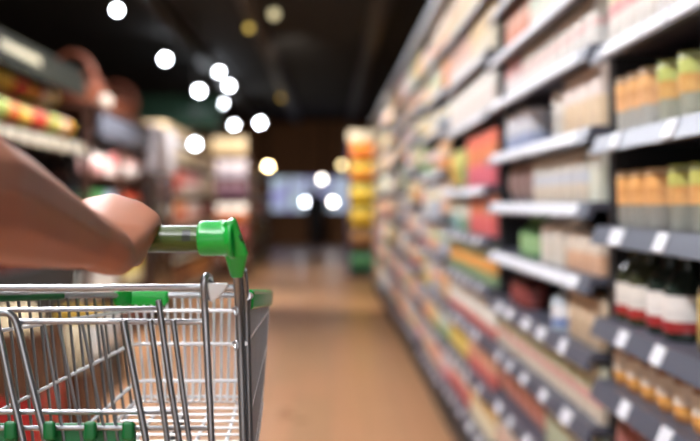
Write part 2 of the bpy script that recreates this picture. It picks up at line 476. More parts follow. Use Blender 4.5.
row(0, 4, 1.55, yx(693), 'cup', .08, .12, 0, [(0, '#7b7d6b'), (0, '#c9b25e'), (1, '#75803a')], 'mustard labelled glass')
row(0, 3, yx(626), 2.60, 'bottle', .085, .19, 0, [(0, '#3c3f2c'), (0, '#a8302a'), (.3, '#e9e4da'), (1, '#2c3d2c')], 'white and red labelled dark')
row(0, 3, yx(662), yx(630), 'bottle', .09, .19, 0, [(0, '#27302a'), (0, '#a12c2c'), (.3, '#eee9e2'), (1, '#22302a')], 'red and white labelled green glass')
row(0, 3, 1.55, yx(676), 'jar', .10, .15, 0, [(0, '#57482a'), (0, '#9a8338'), (.4, '#b59a4e'), (1, '#6d6a35')], 'brown honey')
row(0, 2, 1.62, 2.62, 'jar', .085, .125, 0, [(0, '#a0622c'), (0, '#d9923a'), (.5, '#f2e6d2'), (1, '#efebe6')], 'orange sauce glass', gap=.022)
row(0, 1, 1.75, 2.62, 'pouch', .15, .19, .06, [(0, '#5f1b1a'), (.5, '#7b2622')], 'dark red')
row(0, 7, 1.6, 2.62, 'carton', .12, .2, .09, [(0, '#f0d9b9'), (.5, '#e8e2d4')], 'cream')
# second bay
row(1, 9, yx(522), yx(497), 'carton', .15, .16, .09, [(0, '#e8d6ba'), (.5, '#efe7d6')], 'cream')
row(1, 8, yx(521), yx(500), 'carton', .13, .15, .09, [(0, '#d9764f'), (.55, '#e29c76')], 'salmon red')
row(1, 8, yx(549), yx(523), 'carton', .13, .15, .09, [(0, '#ece7da'), (.4, '#bfc9ac'), (.7, '#d9dcc4')], 'pale green')
row(1, 8, yx(590), yx(551), 'carton', .12, .15, .09, [(0, '#efe3d6'), (.45, '#dd8a7c'), (.7, '#ecd9c6')], 'cream and rose')
row(1, 7, yx(513), yx(499), 'carton', .12, .145, .09, [(0, '#f4eeee'), (.5, '#e59a98')], 'rose topped white')
row(1, 7, yx(588), yx(515), 'carton', .125, .145, .09, [(0, '#f3efea'), (.42, '#e8b8b2'), (.58, '#f5f1e6')], 'white and pink')
row(1, 6, yx(520), yx(497), 'can', .12, .13, 0, [(0, '#8fa4d6'), (.4, '#dfe6f4')], 'blue and white')
row(1, 6, yx(552), yx(540), 'can', .1, .135, 0, [(0, '#d9d5ca'), (.5, '#f1eee6')], 'white')
row(1, 6, yx(592), yx(555), 'carton', .13, .15, .09, [(0, '#f0cfa0'), (.5, '#efdcd0')], 'peach and pink')
row(1, 5, yx(523), yx(500), 'pouch', .13, .14, .06, [(0, '#6a4a44'), (.5, '#83605a')], 'brown')
row(1, 5, yx(578), yx(526), 'carton', .12, .13, .09, [(0, '#d8c7ad'), (.35, '#b9c0cd'), (.6, '#d5d1c4')], 'grey and tan')
row(1, 5, yx(594), yx(580), 'gable', .1, .15, .08, [(0, '#c8cdb8'), (.6, '#dfe1d0')], 'pale sage')
row(1, 4, yx(527), yx(511), 'bottle', .1, .14, 0, [(0, '#6f9c66'), (0, '#9fc48d'), (1, '#8fb77c')], 'green')
row(1, 4, yx(556), yx(533), 'gable', .12, .155, .08, [(0, '#d6cdbb'), (.5, '#ece6da')], 'ivory')
row(1, 4, yx(592), yx(558), 'carton', .12, .10, .09, [(0, '#d59a6c'), (.5, '#d9c9b3')], 'tan and orange')
row(1, 3, yx(518), yx(503), 'bottle', .09, .15, 0, [(0, '#5d2f2d'), (0, '#8f4a44'), (1, '#73302c')], 'dark red')
row(1, 3, yx(556), yx(545), 'bottle', .09, .155, 0, [(0, '#cfdde6'), (0, '#3b62ae'), (.5, '#eef1f4'), (1, '#d0302c')], 'white and blue labelled red capped', setback=.005)
row(1, 3, yx(593), yx(560), 'carton', .11, .12, .09, [(0, '#a98c62'), (.5, '#c9ad84')], 'kraft brown')
row(1, 2, 2.68, 4.39, 'carton', .13, .15, .09, [(0, '#d8c9ae'), (.30, '#c77a74'), (.48, '#b9c79a'), (.75, '#c7cfae')], 'green and rose')
row(1, 1, yx(535), 4.39, 'pouch', .14, .17, .06, [(0, '#9f4434'), (.5, '#b9674a')], 'brick red')
row(1, 1, yx(594), yx(538), 'carton', .13, .16, .09, [(0, '#8fa07a'), (.5, '#a9b58f')], 'sage green')
row(1, 0, 2.68, 4.39, 'carton', .17, .15, .09, [(0, '#d9a78f'), (.5, '#dfd2bf')], 'peach')
row(1, 10, 2.68, 4.39, 'carton', .17, .17, .09, [(0, '#e7ddc9'), (.5, '#d9c08f')], 'sand')
# third bay
B3 = (4.43, 6.13)
row(2, 8, 4.43, 6.13, 'carton', .16, .2, .09, [(0, '#e0cda2'), (.5, '#caa574')], 'tan')
row(2, 7, 4.43, 5.2, 'carton', .15, .19, .09, [(0, '#efe4c8'), (.5, '#e0bd7a')], 'golden tan')
row(2, 7, 5.22, 6.13, 'carton', .15, .17, .09, [(0, '#efe6da'), (.5, '#d9a58a')], 'rust and cream')
row(2, 6, 4.46, 6.13, 'carton', .16, .185, .09, [(0, '#f3efe8'), (.3, '#f0dfd6'), (.45, '#f7f4ea')], 'white')
row(2, 5, 4.43, 5.35, 'carton', .17, .22, .09, [(0, '#e9586a'), (.42, '#f07a3c'), (.75, '#ef5a35')], 'red and orange')
row(2, 5, 5.38, 5.75, 'pouch', .16, .2, .06, [(0, '#5d9a4a'), (.5, '#8fb04a')], 'green')
row(2, 5, 5.78, 6.13, 'pouch', .16, .2, .06, [(0, '#d9a63a'), (.5, '#e8c95a')], 'yellow')
row(2, 4, 4.43, 5.25, 'carton', .17, .175, .09, [(0, '#e04e4e'), (.5, '#e8703c')], 'scarlet and orange')
row(2, 4, 5.28, 5.7, 'gable', .12, .175, .08, [(0, '#4f8a6a'), (.4, '#dfe6d6')], 'green and white')
row(2, 4, 5.72, 6.13, 'can', .12, .16, 0, [(0, '#7fb0b4'), (.5, '#e6ecd9')], 'aqua')
row(2, 3, 4.43, 6.13, 'carton', .15, .16, .09, [(0, '#6f9a62'), (.30, '#ef9a2e'), (.62, '#9fbf86')], 'green and orange')
row(2, 2, 4.43, 6.13, 'carton', .15, .16, .09, [(0, '#d4483c'), (.25, '#efece2'), (.8, '#e4e4d0')], 'white with red base')
row(2, 1, 4.43, 5.3, 'carton', .17, .16, .09, [(0, '#c94a44'), (.4, '#e2a07c')], 'coral')
row(2, 1, 5.33, 6.13, 'bottle', .1, .17, 0, [(0, '#d9a93a'), (0, '#e8d27a'), (1, '#efe6d0')], 'yellow')
row(2, 0, 4.43, 5.2, 'gable', .13, .18, .09, [(0, '#efe2b8'), (.5, '#e9b93a')], 'cream and yellow')
row(2, 0, 5.25, 6.13, 'carton', .15, .17, .09, [(0, '#c9453f'), (.5, '#efe9dd')], 'white and crimson')
# the farther bays
PAL = [('cream', ['#efe2c4', '#f4ecd8']), ('yellow', ['#e9c34a', '#f3e09a']), ('orange', ['#ec8a35', '#f3b06a']), ('red', ['#d8463c', '#ea8a72']), ('pink', ['#e58b93', '#f3c9c6']),
       ('white', ['#f3f0ea', '#e4e2dc']), ('green', ['#6f9e58', '#b4cc92']), ('tan', ['#c9a272', '#e2c9a0']), ('pale blue', ['#9fb7d0', '#dfe6ee']), ('peach', ['#efb78c', '#f6dcc2'])]
far_rng = random.Random(21)
for b in range(3, NBAY):
    for k in range(len(SHELVES[b])):
        ya = BAY0 + b * BAYL + .03; end = BAY0 + (b + 1) * BAYL - .035
        used = set()
        nseg = 3 if b < 5 else 2
        cuts = [ya + (end - ya) * i / nseg + (far_rng.uniform(-.15, .15) if 0 < i < nseg else 0) for i in range(nseg + 1)]
        for i in range(nseg):
            nm, cc = far_rng.choice([p for p in PAL if p[0] not in used]); used.add(nm)
            nm2, c2 = far_rng.choice([p for p in PAL if p[0] not in used])
            kind = far_rng.choice(['carton', 'carton', 'carton', 'pouch', 'gable', 'can'] if b < 6 else ['carton', 'carton', 'pouch'])
            room = (SHELVES[b][k + 1] if k + 1 < len(SHELVES[b]) else TOP - .02) - shelf_top(b, k)
            h = min(.21, room - .035) * far_rng.choice([.88, .95, 1.0])
            w = far_rng.choice([.17, .19]) if b < 6 else far_rng.choice([.24, .27])
            if kind == 'can': w = .13
            if kind == 'gable': w = .14
            row(b, k, cuts[i] + .01, cuts[i + 1] - .01, kind, w, h, .09, [(0, cc[0]), (.45, c2[1]), (.7, cc[1])], '%s and %s' % (nm, nm2) if nm2 != nm else nm)

# ------------------------------------------------------------------ rack of crisps beyond the end of the shelving
t = thing('end_display', 'tall end display of orange and yellow bags past the last shelving bay', 'display', (.29, 18.6, 0))
bm = NB(); box(bm, (0, .5, 0), (.72, .53, 2.2)); obj('back_panel', bm, mat('display_violet', '#4a4468', .6), t, smooth=False)
for x in (0, .70):
    bm = NB(); box(bm, (x, 0, 0), (x + .02, .5, 2.2)); obj('side_panel', bm, mat('display_violet', '#4a4468', .6), t, smooth=False)
zs = [.12, .5, .86, 1.22, 1.58, 1.92]
for z in zs:
    bm = NB(); box(bm, (.021, .01, z - .02), (.699, .5, z)); obj('shelf', bm, M_dark, t, smooth=False)
bm = NB(); box(bm, (.0, 0, 2.2), (.72, .53, 2.34), .01); obj('header', bm, mat('header_cream', '#d9cdb4', .5), t)
ED = [('bottle green', '#2f5b38', '#3d7a47'), ('brown', '#7d5128', '#a8773e'), ('golden yellow', '#e3b126', '#f0cf4e'), ('bright yellow', '#efc22a', '#f4da62'), ('lemon and orange', '#e58a24', '#f0c54c'), ('orange', '#e47a1e', '#f09a3a')]
for z, (nm, c1, c2) in zip(zs, ED):
    place('pouch', .2, .27, .1, [(0, c1), (.5, c2)], nm, 'on the tall end display beyond the shelving', [(.31 + .125 + .219 * i, 18.64, z + .0005) for i in range(3)], rot=PI / 2)

# ------------------------------------------------------------------ shopping cart
CART = thing('shopping_cart', 'silver wire shopping cart with green plastic fittings and an olive handle', 'shopping cart', (-.2, 1.2, 0))
def cp(name, bm, m, parent=None): return obj(name, bm, m, parent or CART, world=True)
def N(px, py, back=0.):
    """a point on the slightly turned rear plane of the cart"""
    u = (px - VPX) / F
    Y = (.992 - back) / (1 + .1 * u)
    return P(px, py, Y)
HB = .035
hL = N(-150, 240, HB); hR = N(201, 239, HB)
bm = NB(); tube(bm, [hL, hR], .0112, 28); sleeve = cp('handle_bar', bm, M_olive)
# clear strips of the sleeve and the small dark printed panel
d_ = (hR - hL).normalized()
def on_handle(f0, f1, a0, a1, r, n=8):
    bm = NB(); up = Vector((0, 0, 1)); bk = d_.cross(up)
    rows = []
    for f in (f0, f1):
        c = hL.lerp(hR, f)
        rows.append([bm.verts.new(c + (bk * math.cos(a0 + (a1 - a0) * k / n) + up * math.sin(a0 + (a1 - a0) * k / n)) * r) for k in range(n + 1)])
    for k in range(n): bm.faces.new((rows[0][k], rows[0][k + 1], rows[1][k + 1], rows[1][k]))
    return bm
L = (hR - hL).length
tag(cp('handle_label', on_handle(.955, .978, -.1, .75, .01135), mat('label_dark', '#23291a', .3), sleeve), 'small dark printed panel')
def bracket(side):
    """green elbow at the handle's end, from handle down to the uprights"""
    mir = lambda v: v
    if side == 'right':
        a = N(199.5, 238.5, HB); b = N(231.5, 238, HB)
        e = [N(235, 238, HB), N(237.5, 252, HB - .006), N(238.5, 264, HB - .016), N(239, 277, HB - .026)]
    else:
        off = hL - hR
        a = N(197, 238.5, HB) + off + Vector((.03, 0, 0)); b = a - Vector((.029, 0, 0))
        e = [b - Vector((.004, 0, 0)), b + Vector((-.006, .006, -.012)), b + Vector((-.007, .016, -.022)), b + Vector((-.008, .026, -.033))]
    bm = NB()
    tube(bm, [a, a.lerp(b, .04), a.lerp(b, .96), b], [.0134, .0146, .0148, .0146], 28)
    # flange disc and tapering elbow
    tube(bm, [b - (b - a).normalized() * .001, b + (b - a).normalized() * .0028], [.0168, .0172], 28)
    body = NB()
    plate = [(227, 223, .011), (234, 221, .0105), (245.8, 253.5, .0095), (240.8, 275.5, .005), (233, 275.5, .005), (227, 254.5, .011)]
    sh = Vector((0, 0, 0)) if side == 'right' else b - N(231, 238, HB) + Vector((-.012, 0, 0))
    hull(body, *[(N(x, y, HB - max(0, y - 240) * .0007 + sg * w) + sh, .0022) for x, y, w in plate for sg in (-1, 1)])
    me = bpy.data.meshes.new('tmp'); body.to_mesh(me); body.free(); bm.from_mesh(me); bpy.data.meshes.remove(me)
    o = cp('handle_bracket', bm, M_green)
    rm = o.modifiers.new('union', 'REMESH'); rm.mode = 'VOXEL'; rm.voxel_size = .0011; rm.use_smooth_shade = True
    sm = o.modifiers.new('soft', 'SMOOTH'); sm.factor = .5; sm.iterations = 4
    if side == 'right':
        bm = NB(); c = N(241.2, 237.5, HB)
        tube(bm, [c + Vector((-.0005, -.005, 0)), c + Vector((.0010, -.0052, .0006))], [.0036, .0034], 16)
        tag(cp('screw_recess', bm, mat('recess_dark', '#06401a', .6), o), 'dark screw recess')
bracket('right'); bracket('left')

# uprights below the brackets
def upright(pts, r): 
    bm = NB(); tube(bm, catmull(pts, 5), r, 14); return cp('upright', bm, M_chrome_d)
upright([N(237, 270, .012), N(238.5, 300, .0), N(241, 360, -.004), N(243.5, 441, -.005), N(246, 560, -.005), N(248, 760, -.01)], .0036)
upright([N(243, 270, .006), N(246, 300, -.008), N(247.5, 360, -.012), N(249.5, 441, -.014), N(251, 560, -.016), N(252, 760, -.02)], .0034)
LO = (hL - hR) + Vector((-.01, 0, 0))
for q, r in ((0, .0036), (1, .0034)):
    upright([N(197 + 6 * q, 275, .012 - q * .006) + LO, N(199 + 6 * q, 360, 0) + LO, N(201 + 6 * q, 560, -.005) + LO, N(203 + 6 * q, 760, -.01) + LO], r)

# basket corners
RR = P(247, 296, 1.004); FR = P(269, 295, 1.33); FL = P(127, 295, 1.33); RL = Vector((-.36, 1.035, 1.2 - .0788 * 1.035))
FRb = P(262, 400, 1.31); FLb = P(139, 400, 1.31); RRb = Vector((-.083, 1.02, .845)); RLb = Vector((-.335, 1.05, .84))
def patch(a, b, c, d, u, v):     # a,b the top corners; c,d below them
    return a.lerp(b, u).lerp(c.lerp(d, u), v)
WR = .00165
bm = NB()
nv = 18
for i in range(nv + 1):
    u = i / nv
    pts = [patch(FL, FR, FLb, FRb, u, k / 6) for k in range(7)]
    pts[-1] = pts[-1] + Vector((0, -.012, .0))
    tube(bm, catmull(pts, 2), WR, 7)
M_bright = mat('bright_zinc', '#e6e7e9', .35, .45, noise=.04)
front = cp('front_panel', bm, M_bright)
def hwire(v, r, panel):
    bm = NB()
    a = patch(FL, FR, FLb, FRb, 0, v); b = patch(FL, FR, FLb, FRb, 1, v)
    return a, b
FRAC = [0.02, .15, .47, .82, .97]
# horizontal wires run round the basket: left side, rounded corner, front, rounded corner, right side
def round_wire(v, r):
    l0 = patch(RL, FL, RLb, FLb, 0, v); l1 = patch(RL, FL, RLb, FLb, 1, v); r1 = patch(FR, RR, FRb, RRb, 0, v); r0 = patch(FR, RR, FRb, RRb, 1, v)
    cl = [l1.lerp(l0, .06), l1.lerp(l0, .02).lerp(r1, .012), l1.lerp(r1, .06)]
    cr = [r1.lerp(l1, .06), r1.lerp(r0, .02).lerp(l1, .012), r1.lerp(r0, .06)]
    pts = [l0] + [l0.lerp(cl[0], k / 5) for k in range(1, 5)] + cl + [cl[2].lerp(cr[0], k / 4) for k in range(1, 4)] + cr + [cr[2].lerp(r0, k / 5) for k in range(1, 6)]
    return catmull(pts, 3)
bm = NB()
for v in FRAC[1:]: tube(bm, round_wire(v, WR), .0021, 8)
hoops = cp('hoop_wires', bm, M_bright)
bm = NB(); tube(bm, round_wire(.0, WR), .0036, 10); cp('basket_rim', bm, M_chrome)
def side_panel(a, b, c, d, n, m):
    bm = NB()
    for i in range(1, n):
        u = i / n
        pts = [patch(a, b, c, d, u, k / 5) for k in range(6)]
        tube(bm, pts, WR, 7)
    return cp('side_panel', bm, m)
side_panel(RL, FL, RLb, FLb, 20, M_chrome_d)
side_panel(FR, RR, FRb, RRb, 24, mat('panel_zinc', '#a9aaac', .35, .5))
bm = NB()
for i in range(26):
    v = (i + .3) / 26
    tube(bm, [patch(FLb, FRb, RLb, RRb, u / 4, v) for u in range(5)], WR, 7)
for i in range(6):
    tube(bm, [patch(FLb, FRb, RLb, RRb, i / 5, v / 4) + Vector((0, 0, -.003)) for v in range(5)], .002, 7)
cp('basket_floor', bm, M_bright)
# green corner caps on the front rim, and the green strip on the left rim
def rim_cap(pts, r, h):
    bm = NB()
    pts = [Vector(p) for p in pts]
    for a, b in zip(pts, pts[1:]):
        hull(bm, (a + Vector((0, 0, r * .3)), r), (b + Vector((0, 0, r * .3)), r), (a - Vector((0, 0, h)), r * .8), (b - Vector((0, 0, h)), r * .8))
    return cp('rim_cap', bm, M_green)
w0 = RL.lerp(FL, .86)
rim_cap([FL.lerp(RL, .06), FL + Vector((.004, 0, 0)), FL.lerp(FR, .27)], .0052, .009)
rim_cap([FR.lerp(FL, .03), FR, FR.lerp(RR, .9)], .0046, .009)
bm = NB(); tube(bm, [RL.lerp(FL, .02) + Vector((0, 0, -.004)), RL.lerp(FL, .62) + Vector((0, 0, -.001))], .0042, 10); cp('rim_strip', bm, M_green_d)

# rear top bar and the folding child seat gate
bm = NB(); tube(bm, catmull([N(-80, 288), N(60, 288), N(160, 287.6), N(232, 288), N(240, 291)], 3), .0031, 12); cp('rear_bar', bm, M_chrome)
gate = NB()
tube(gate, catmull([N(-80, 311, -.012), N(60, 309.5, -.012), N(150, 308.5, -.012), N(163, 309, -.012)], 3), .0022, 9)
gate_top = cp('gate_bar', gate, M_chrome)
bm = NB(); tube(bm, [N(17, 321.5), N(120, 321.5), N(204, 322)], .0026, 10); cp('gate_bar', bm, M_chrome)
bm = NB(); tube(bm, [N(-60, 412, -.004), N(100, 412, -.004), N(176, 412, -.004)], .0023, 9); cp('gate_bar', bm, M_chrome)
bm = NB(); tube(bm, [N(-60, 428, -.002), N(100, 428, -.002), N(212, 428, -.002)], .0023, 9); cp('gate_bar', bm, M_chrome)
for x0, x1, r in ((123, 147, .0031), (150, 168, .0026), (159.5, 180, .0028), (173, 190, .0024)):
    top = 300 if x0 == 159.5 else 320
    bm = NB(); tube(bm, [N(x0 - (1 if top == 300 else 0), top, .004), N(x0 + (x1 - x0) * .5, 382, .003), N(x1, 445, .003), N(x1 + 8, 500, .003)], r, 10); cp('gate_rod', bm, M_chrome_d)
bm = NB(); tube(bm, catmull([N(-30, 314, .006), N(2, 312.5, .006), N(11, 315, .006), N(17, 325, .006), N(28, 370, .006), N(46, 441, .006), N(60, 500, .006)], 5), .0034, 12); cp('gate_rod', bm, M_chrome_d)
bm = NB(); tube(bm, catmull([N(-14, 315, .004), N(-3, 325, .004), N(10, 385, .004), N(23, 441, .004), N(34, 500, .004)], 5), .0032, 12); cp('gate_rod', bm, M_chrome_d)
# thin rods of the gate in front of the left side panel
for x0, x1 in ((44, 62), (58, 80), (82, 104), (101, 116)):
    bm = NB(); tube(bm, [N(x0, 322, -.006), N(x1, 428, -.006), N(x1 + 5, 460, -.006)], .0015, 8); cp('gate_rod', bm, M_chrome_d)
# the hinge loop that hooks over the bar, with its two rods down
bm = NB(); tube(bm, catmull([N(212.5, 500, .006), N(211.5, 441, .006), N(208, 370, .006), N(205, 310, .006), N(203.8, 290, .008), N(204.5, 279, .008), N(207.5, 276, .004), N(210, 280, -.004), N(210, 292, -.006), N(208, 300, -.004)], 5), .0031, 12); cp('hinge_loop', bm, M_chrome)
bm = NB(); c0 = N(210, 287.8); c1 = N(227, 288)
lo_ = [N(209, 284.5, .006), N(226.5, 284.5, .006), N(221, 293, .006), N(212, 300, .006)]
hi_ = [N(209, 284.5, -.008), N(226.5, 284.5, -.008), N(221, 293, -.008), N(212, 300, -.008)]
hull(bm, *[(p, .0016) for p in lo_ + hi_]); cp('hinge_collar', bm, M_white)
for py in (312, 346):
    bm = NB(); tube(bm, catmull([N(233, py - 3, .006), N(236.5, py - 4, .008), N(238, py, .008), N(235.5, py + 3, .008), N(235, py - 1, .006)], 4), .0013, 7); cp('wire_hook', bm, M_chrome)
# green child seat: panel with rounded lugs around the lower bar
def seat(x0, x1, lugs, name='child_seat'):
    bm = NB()
    hull(bm, *[(N(x, y, bk), .0028) for x in (x0 + 3, x1 - 3) for y in (426, 470) for bk in (-.009, -.014)])
    o = cp(name, bm, M_green_d)
    for lx in lugs:
        b2 = NB(); hull(b2, *[(N(x, y, .008), .0034) for x in (lx - 2, lx + 3) for y in (425, 437)], *[(N(x, 431, -.010), .0034) for x in (lx - 2, lx + 3)])
        cp('lug', b2, M_green_d, o)
    return o
seat(47, 136, (49, 90, 128)); seat(-80, 18, (10, -40))
# chassis and wheels, below the frame of the photograph
bm = NB()
for side in (0, 1):
    x = -.085 if side else -.33
    tube(bm, catmull([(x, 1.03, .86), (x, 1.05, .6), (x, 1.06, .30), (x, 1.07, .22), (x, 1.15, .20), (x + (-.02 if side else .05), 1.45, .17)], 5), .009, 12)
tube(bm, [(-.33, 1.06, .3), (-.085, 1.06, .3)], .007, 10); tube(bm, [(-.28, 1.44, .172), (-.105, 1.44, .172)], .007, 10)
tube(bm, [(-.3, 1.07, .7), (-.18, 1.44, .94)], .006, 10)
cp('chassis', bm, M_chrome_d)
for x, y, zt in ((-.33, 1.07, .215), (-.085, 1.07, .215), (-.28, 1.44, .165), (-.105, 1.44, .165)):
    bm = NB(); tube(bm, [(x - .012, y, .055), (x + .012, y, .055)], .055, 20); wv = cp('wheel', bm, M_rubber)
    bm = NB(); tube(bm, [(x - .018, y, .055), (x - .018, y, .12), (x, y, .13), (x, y, zt)], .006, 8); tube(bm, [(x + .018, y, .055), (x + .018, y, .12), (x, y, .13)], .006, 8); cp('caster_fork', bm, M_chrome_d, wv)

# ------------------------------------------------------------------ the arm and hand on the handle
def skin_mat():
    m = mat('skin', '#b0745a', .5, noise=.06, nscale=60, sss=.12, bump=.1)
    return m
def mm(x): return x / 1000
bm = NB()
def S(px, py, Y, r): return (P(px, py, Y), mm(r))
elbow = (Vector((-.245, .60, 1.205)), mm(43))
fore = [S(108, 250, .895, 20), S(85, 240, .872, 22), S(60, 231, .835, 27.5), S(30, 219, .79, 33), S(0, 207, .745, 37.5), S(-40, 192, .69, 41)]
fore2 = [S(98, 240, .905, 17), S(80, 231, .88, 20)]
for a, b in zip(fore, fore[1:]): hull(bm, a, b)
hull(bm, fore[-1], elbow)
hull(bm, elbow, (Vector((-.31, .47, 1.30)), mm(46))); hull(bm, (Vector((-.31, .47, 1.30)), mm(46)), (Vector((-.36, .36, 1.40)), mm(52)))
hull(bm, fore2[0], fore2[1], fore[0], fore[1])
wu = S(117, 258, .905, 14.5); wr = S(90, 240, .91, 17)
hull(bm, fore[0], wu, wr, fore[1])
# metacarpals
mcp = [S(90, 211, .985, 12), S(112, 208, .99, 13), S(134, 214, .986, 12.5), S(150, 222.5, .978, 10.5)]
mid = [S(92, 226, .945, 15), S(107, 226, .95, 15.5), S(122, 232, .945, 15), S(137, 238, .938, 12.5)]
for i in range(3):
    hull(bm, mcp[i], mcp[i + 1], mid[i], mid[i + 1])
    hull(bm, mid[i], mid[i + 1], wr, wu)
hyp = S(131, 254, .928, 10.5)
hull(bm, hyp, wu, mid[3]); hull(bm, hyp, mid[3], mcp[3])
# fingers curl over the far side of the handle and back under it
ax = lambda px: N(px, 239, HB)
def finger(x0, x1, x2, x3, m, r):
    p0 = m[0]
    def around(px, ang, rad): 
        c = ax(px); return c + Vector((0, math.cos(ang) * rad, math.sin(ang) * rad))
    q1 = around(x1, .30, .0215 + mm(2)); q2 = around(x2, -1.0, .0205); q3 = around(x3, -2.2, .0195)
    hull(bm, (p0, m[1]), (q1, mm(r))); hull(bm, (q1, mm(r)), (q2, mm(r - .8))); hull(bm, (q2, mm(r - .8)), (q3, mm(r - 1.6)))
finger(90, 89, 88, 88, mcp[0], 9.2); finger(112, 110, 108, 107, mcp[1], 9.6); finger(134, 129, 121, 116, mcp[2], 9.0); finger(150, 146, 134, 127, mcp[3], 7.8)
# thumb, round the near side and below
hull(bm, wr, S(78, 238, .93, 12)); hull(bm, S(78, 238, .93, 12), S(72, 246, .95, 10)); hull(bm, S(72, 246, .95, 10), S(80, 256, .97, 8.6))
arm = obj('person', bm, skin_mat())
rm = arm.modifiers.new('union', 'REMESH'); rm.mode = 'VOXEL'; rm.voxel_size = .0018; rm.use_smooth_shade = True
sm = arm.modifiers.new('soft', 'SMOOTH'); sm.factor = .5; sm.iterations = 14
tag(arm, 'bare arm of a person whose hand grips the shopping cart handle', 'person')
bm = NB()
ring = [(Vector((-.275, .535, 1.255)), .055), (Vector((-.315, .46, 1.305)), .058), (Vector((-.36, .36, 1.405)), .066), (Vector((-.37, .33, 1.42)), .064)]
tube(bm, [p for p, r in ring], [r for p, r in ring], 24); obj('sleeve', bm, mat('sleeve_grey', '#4b4d55', .85), arm)

# ------------------------------------------------------------------ left side of the aisle
M_wood = mat('rack_brown_wood', '#4a2a1c', .55, noise=.3, nscale=12)
M_cream = mat('price_strip_cream', '#d6ceb4', .5)
# produce stand
px0, py0, py1 = -1.75, 4.85, 8.3
st = thing('produce_stand', 'black produce stand with olive hood heaped with fruit', 'display', (px0, py0, 0))
Lp = py1 - py0
bm = NB(); box(bm, (-.95, 0, 0), (-.05, Lp, .80), .01); obj('base_cabinet', bm, M_black, st)
bm = NB(); box(bm, (-.98, 0, .80), (-.95, Lp, 2.36)); obj('back_panel', bm, M_black, st, smooth=False)
bm = NB(); prism(bm, [(0, 1.53), (0, 1.58), (-.95, 2.06), (-.95, 2.01)], 'y', .0, Lp); obj('sloping_tray', bm, M_black, st, smooth=False)
bm = NB(); box(bm, (.0, 0, 1.54), (.02, Lp, 1.615), .004); rl = obj('price_rail', bm, mat('rail_taupe', '#8f866c', .5), st)
for k in range(11):
    bm = NB(); y = .13 + k * .305; box(bm, (.0205, y, 1.545), (.0245, y + .19, 1.61)); obj('price_card', bm, mat('card_white', '#ece4cf', .5), rl, smooth=False)
for y in (0, Lp - .05):
    bm = NB(); box(bm, (-.94, y, .8), (-.88, y + .05, 2.01)); obj('post', bm, M_dark, st, smooth=False)
    bm = NB(); box(bm, (-.1, y, .8), (-.05, y + .05, 1.53)); obj('post', bm, M_dark, st, smooth=False)
bm = NB(); prism(bm, [(.0, 1.95), (.03, 1.94), (-.01, 2.13), (-.98, 2.42), (-.98, 2.36), (-.05, 2.09)], 'y', 0, Lp); mh = mat('hood_olive', '#24251c', .85); mh.node_tree.nodes['Principled BSDF'].inputs['Specular IOR Level'].default_value = .1; hd = obj('hood', bm, mh, st, smooth=False)
bm = NB()
prism(bm, [(.0145, 2.02), (.0180, 2.02), (.0072, 2.07), (.0038, 2.07)], 'y', 1.3, 2.15); tag(obj('sign_strip', bm, mat('sign_cream', '#a59d82', .6), hd, smooth=False), 'plain cream sign strip')
# fruit heaped on the tray, each one an object
def fruit(name, r, m, leaf=None, squash=.92):
    o = bpy.data.objects.new(name, None); C.objects.link(o)
    prof = [(0, .08 * r)] + [(r * math.sin(PI * k / 10) * (1 if k < 8 else 1), r * squash * (1 - math.cos(PI * k / 10)) + (.0 if k < 9 else -.0)) for k in range(1, 10)] + [(0, r * squash * 1.86)]
    bm = NB(); lathe(bm, prof, 16); obj('fruit_body', bm, m, o)
    bm = NB(); tube(bm, [(0, 0, r * squash * 1.84), (r * .08, 0, r * squash * 2.1)], r * .07, 6); obj('stem', bm, mat('stem_brown', '#4a3a1c', .7), o)
    return o
def lettuce(name, r, m):
    o = bpy.data.objects.new(name, None); C.objects.link(o)
    bm = NB(); rng = random.Random(5)
    bmesh.ops.create_icosphere(bm, subdivisions=4, radius=r)
    for v in bm.verts:
        a = math.atan2(v.co.y, v.co.x); e = v.co.z / r
        v.co *= 1 + .10 * math.sin(5 * a + 3 * e) + .05 * math.sin(13 * a - 6 * e)
        v.co.z = v.co.z * .85 + r * .9
    obj('leaf_head', bm, m, o)
    bm = NB(); tube(bm, [(0, 0, .0), (0, 0, r * .25)], r * .25, 8); obj('stem', bm, mat('stem_pale', '#cfd3a6', .6), o)
    return o
FR_ = [('orange', fruit('orange', .068, mat('orange_peel', '#ee7a24', .45, bump=.3, nscale=200)), 'orange heaped on the sloping produce stand', 'oranges on the produce stand', 'fruit', .068),
       ('yellow_apple', fruit('yellow_apple', .066, mat('yellow_apple_skin', '#e6c650', .3)), 'yellow apple heaped on the sloping produce stand', 'yellow apples on the produce stand', 'fruit', .066),
       ('red_apple', fruit('red_apple', .064, mat('red_apple_skin', '#c9432c', .3)), 'red apple heaped on the sloping produce stand', 'red apples on the produce stand', 'fruit', .064),
       ('lettuce', lettuce('lettuce', .07, mat('lettuce_green', '#b7c36a', .5)), 'pale green lettuce heaped on the sloping produce stand', 'lettuces on the produce stand', 'vegetable', .082),
       ('onion', fruit('onion', .068, mat('onion_white', '#eadfc2', .4), squash=.85), 'pale cream onion heaped on the sloping produce stand', 'onions on the produce stand', 'vegetable', .068)]
first = set(); rng = random.Random(3)
ZONES = [(4.9, 6.1, 4), (6.1, 6.45, 3), (6.45, 6.7, 0), (6.7, 7.1, 1), (7.1, 7.45, 2), (7.45, 7.75, 3), (7.75, 8.0, 4), (8.0, 8.3, 1)]
def zone(y):
    for a, b, i in ZONES:
        if a <= y < b: return i
    return 1
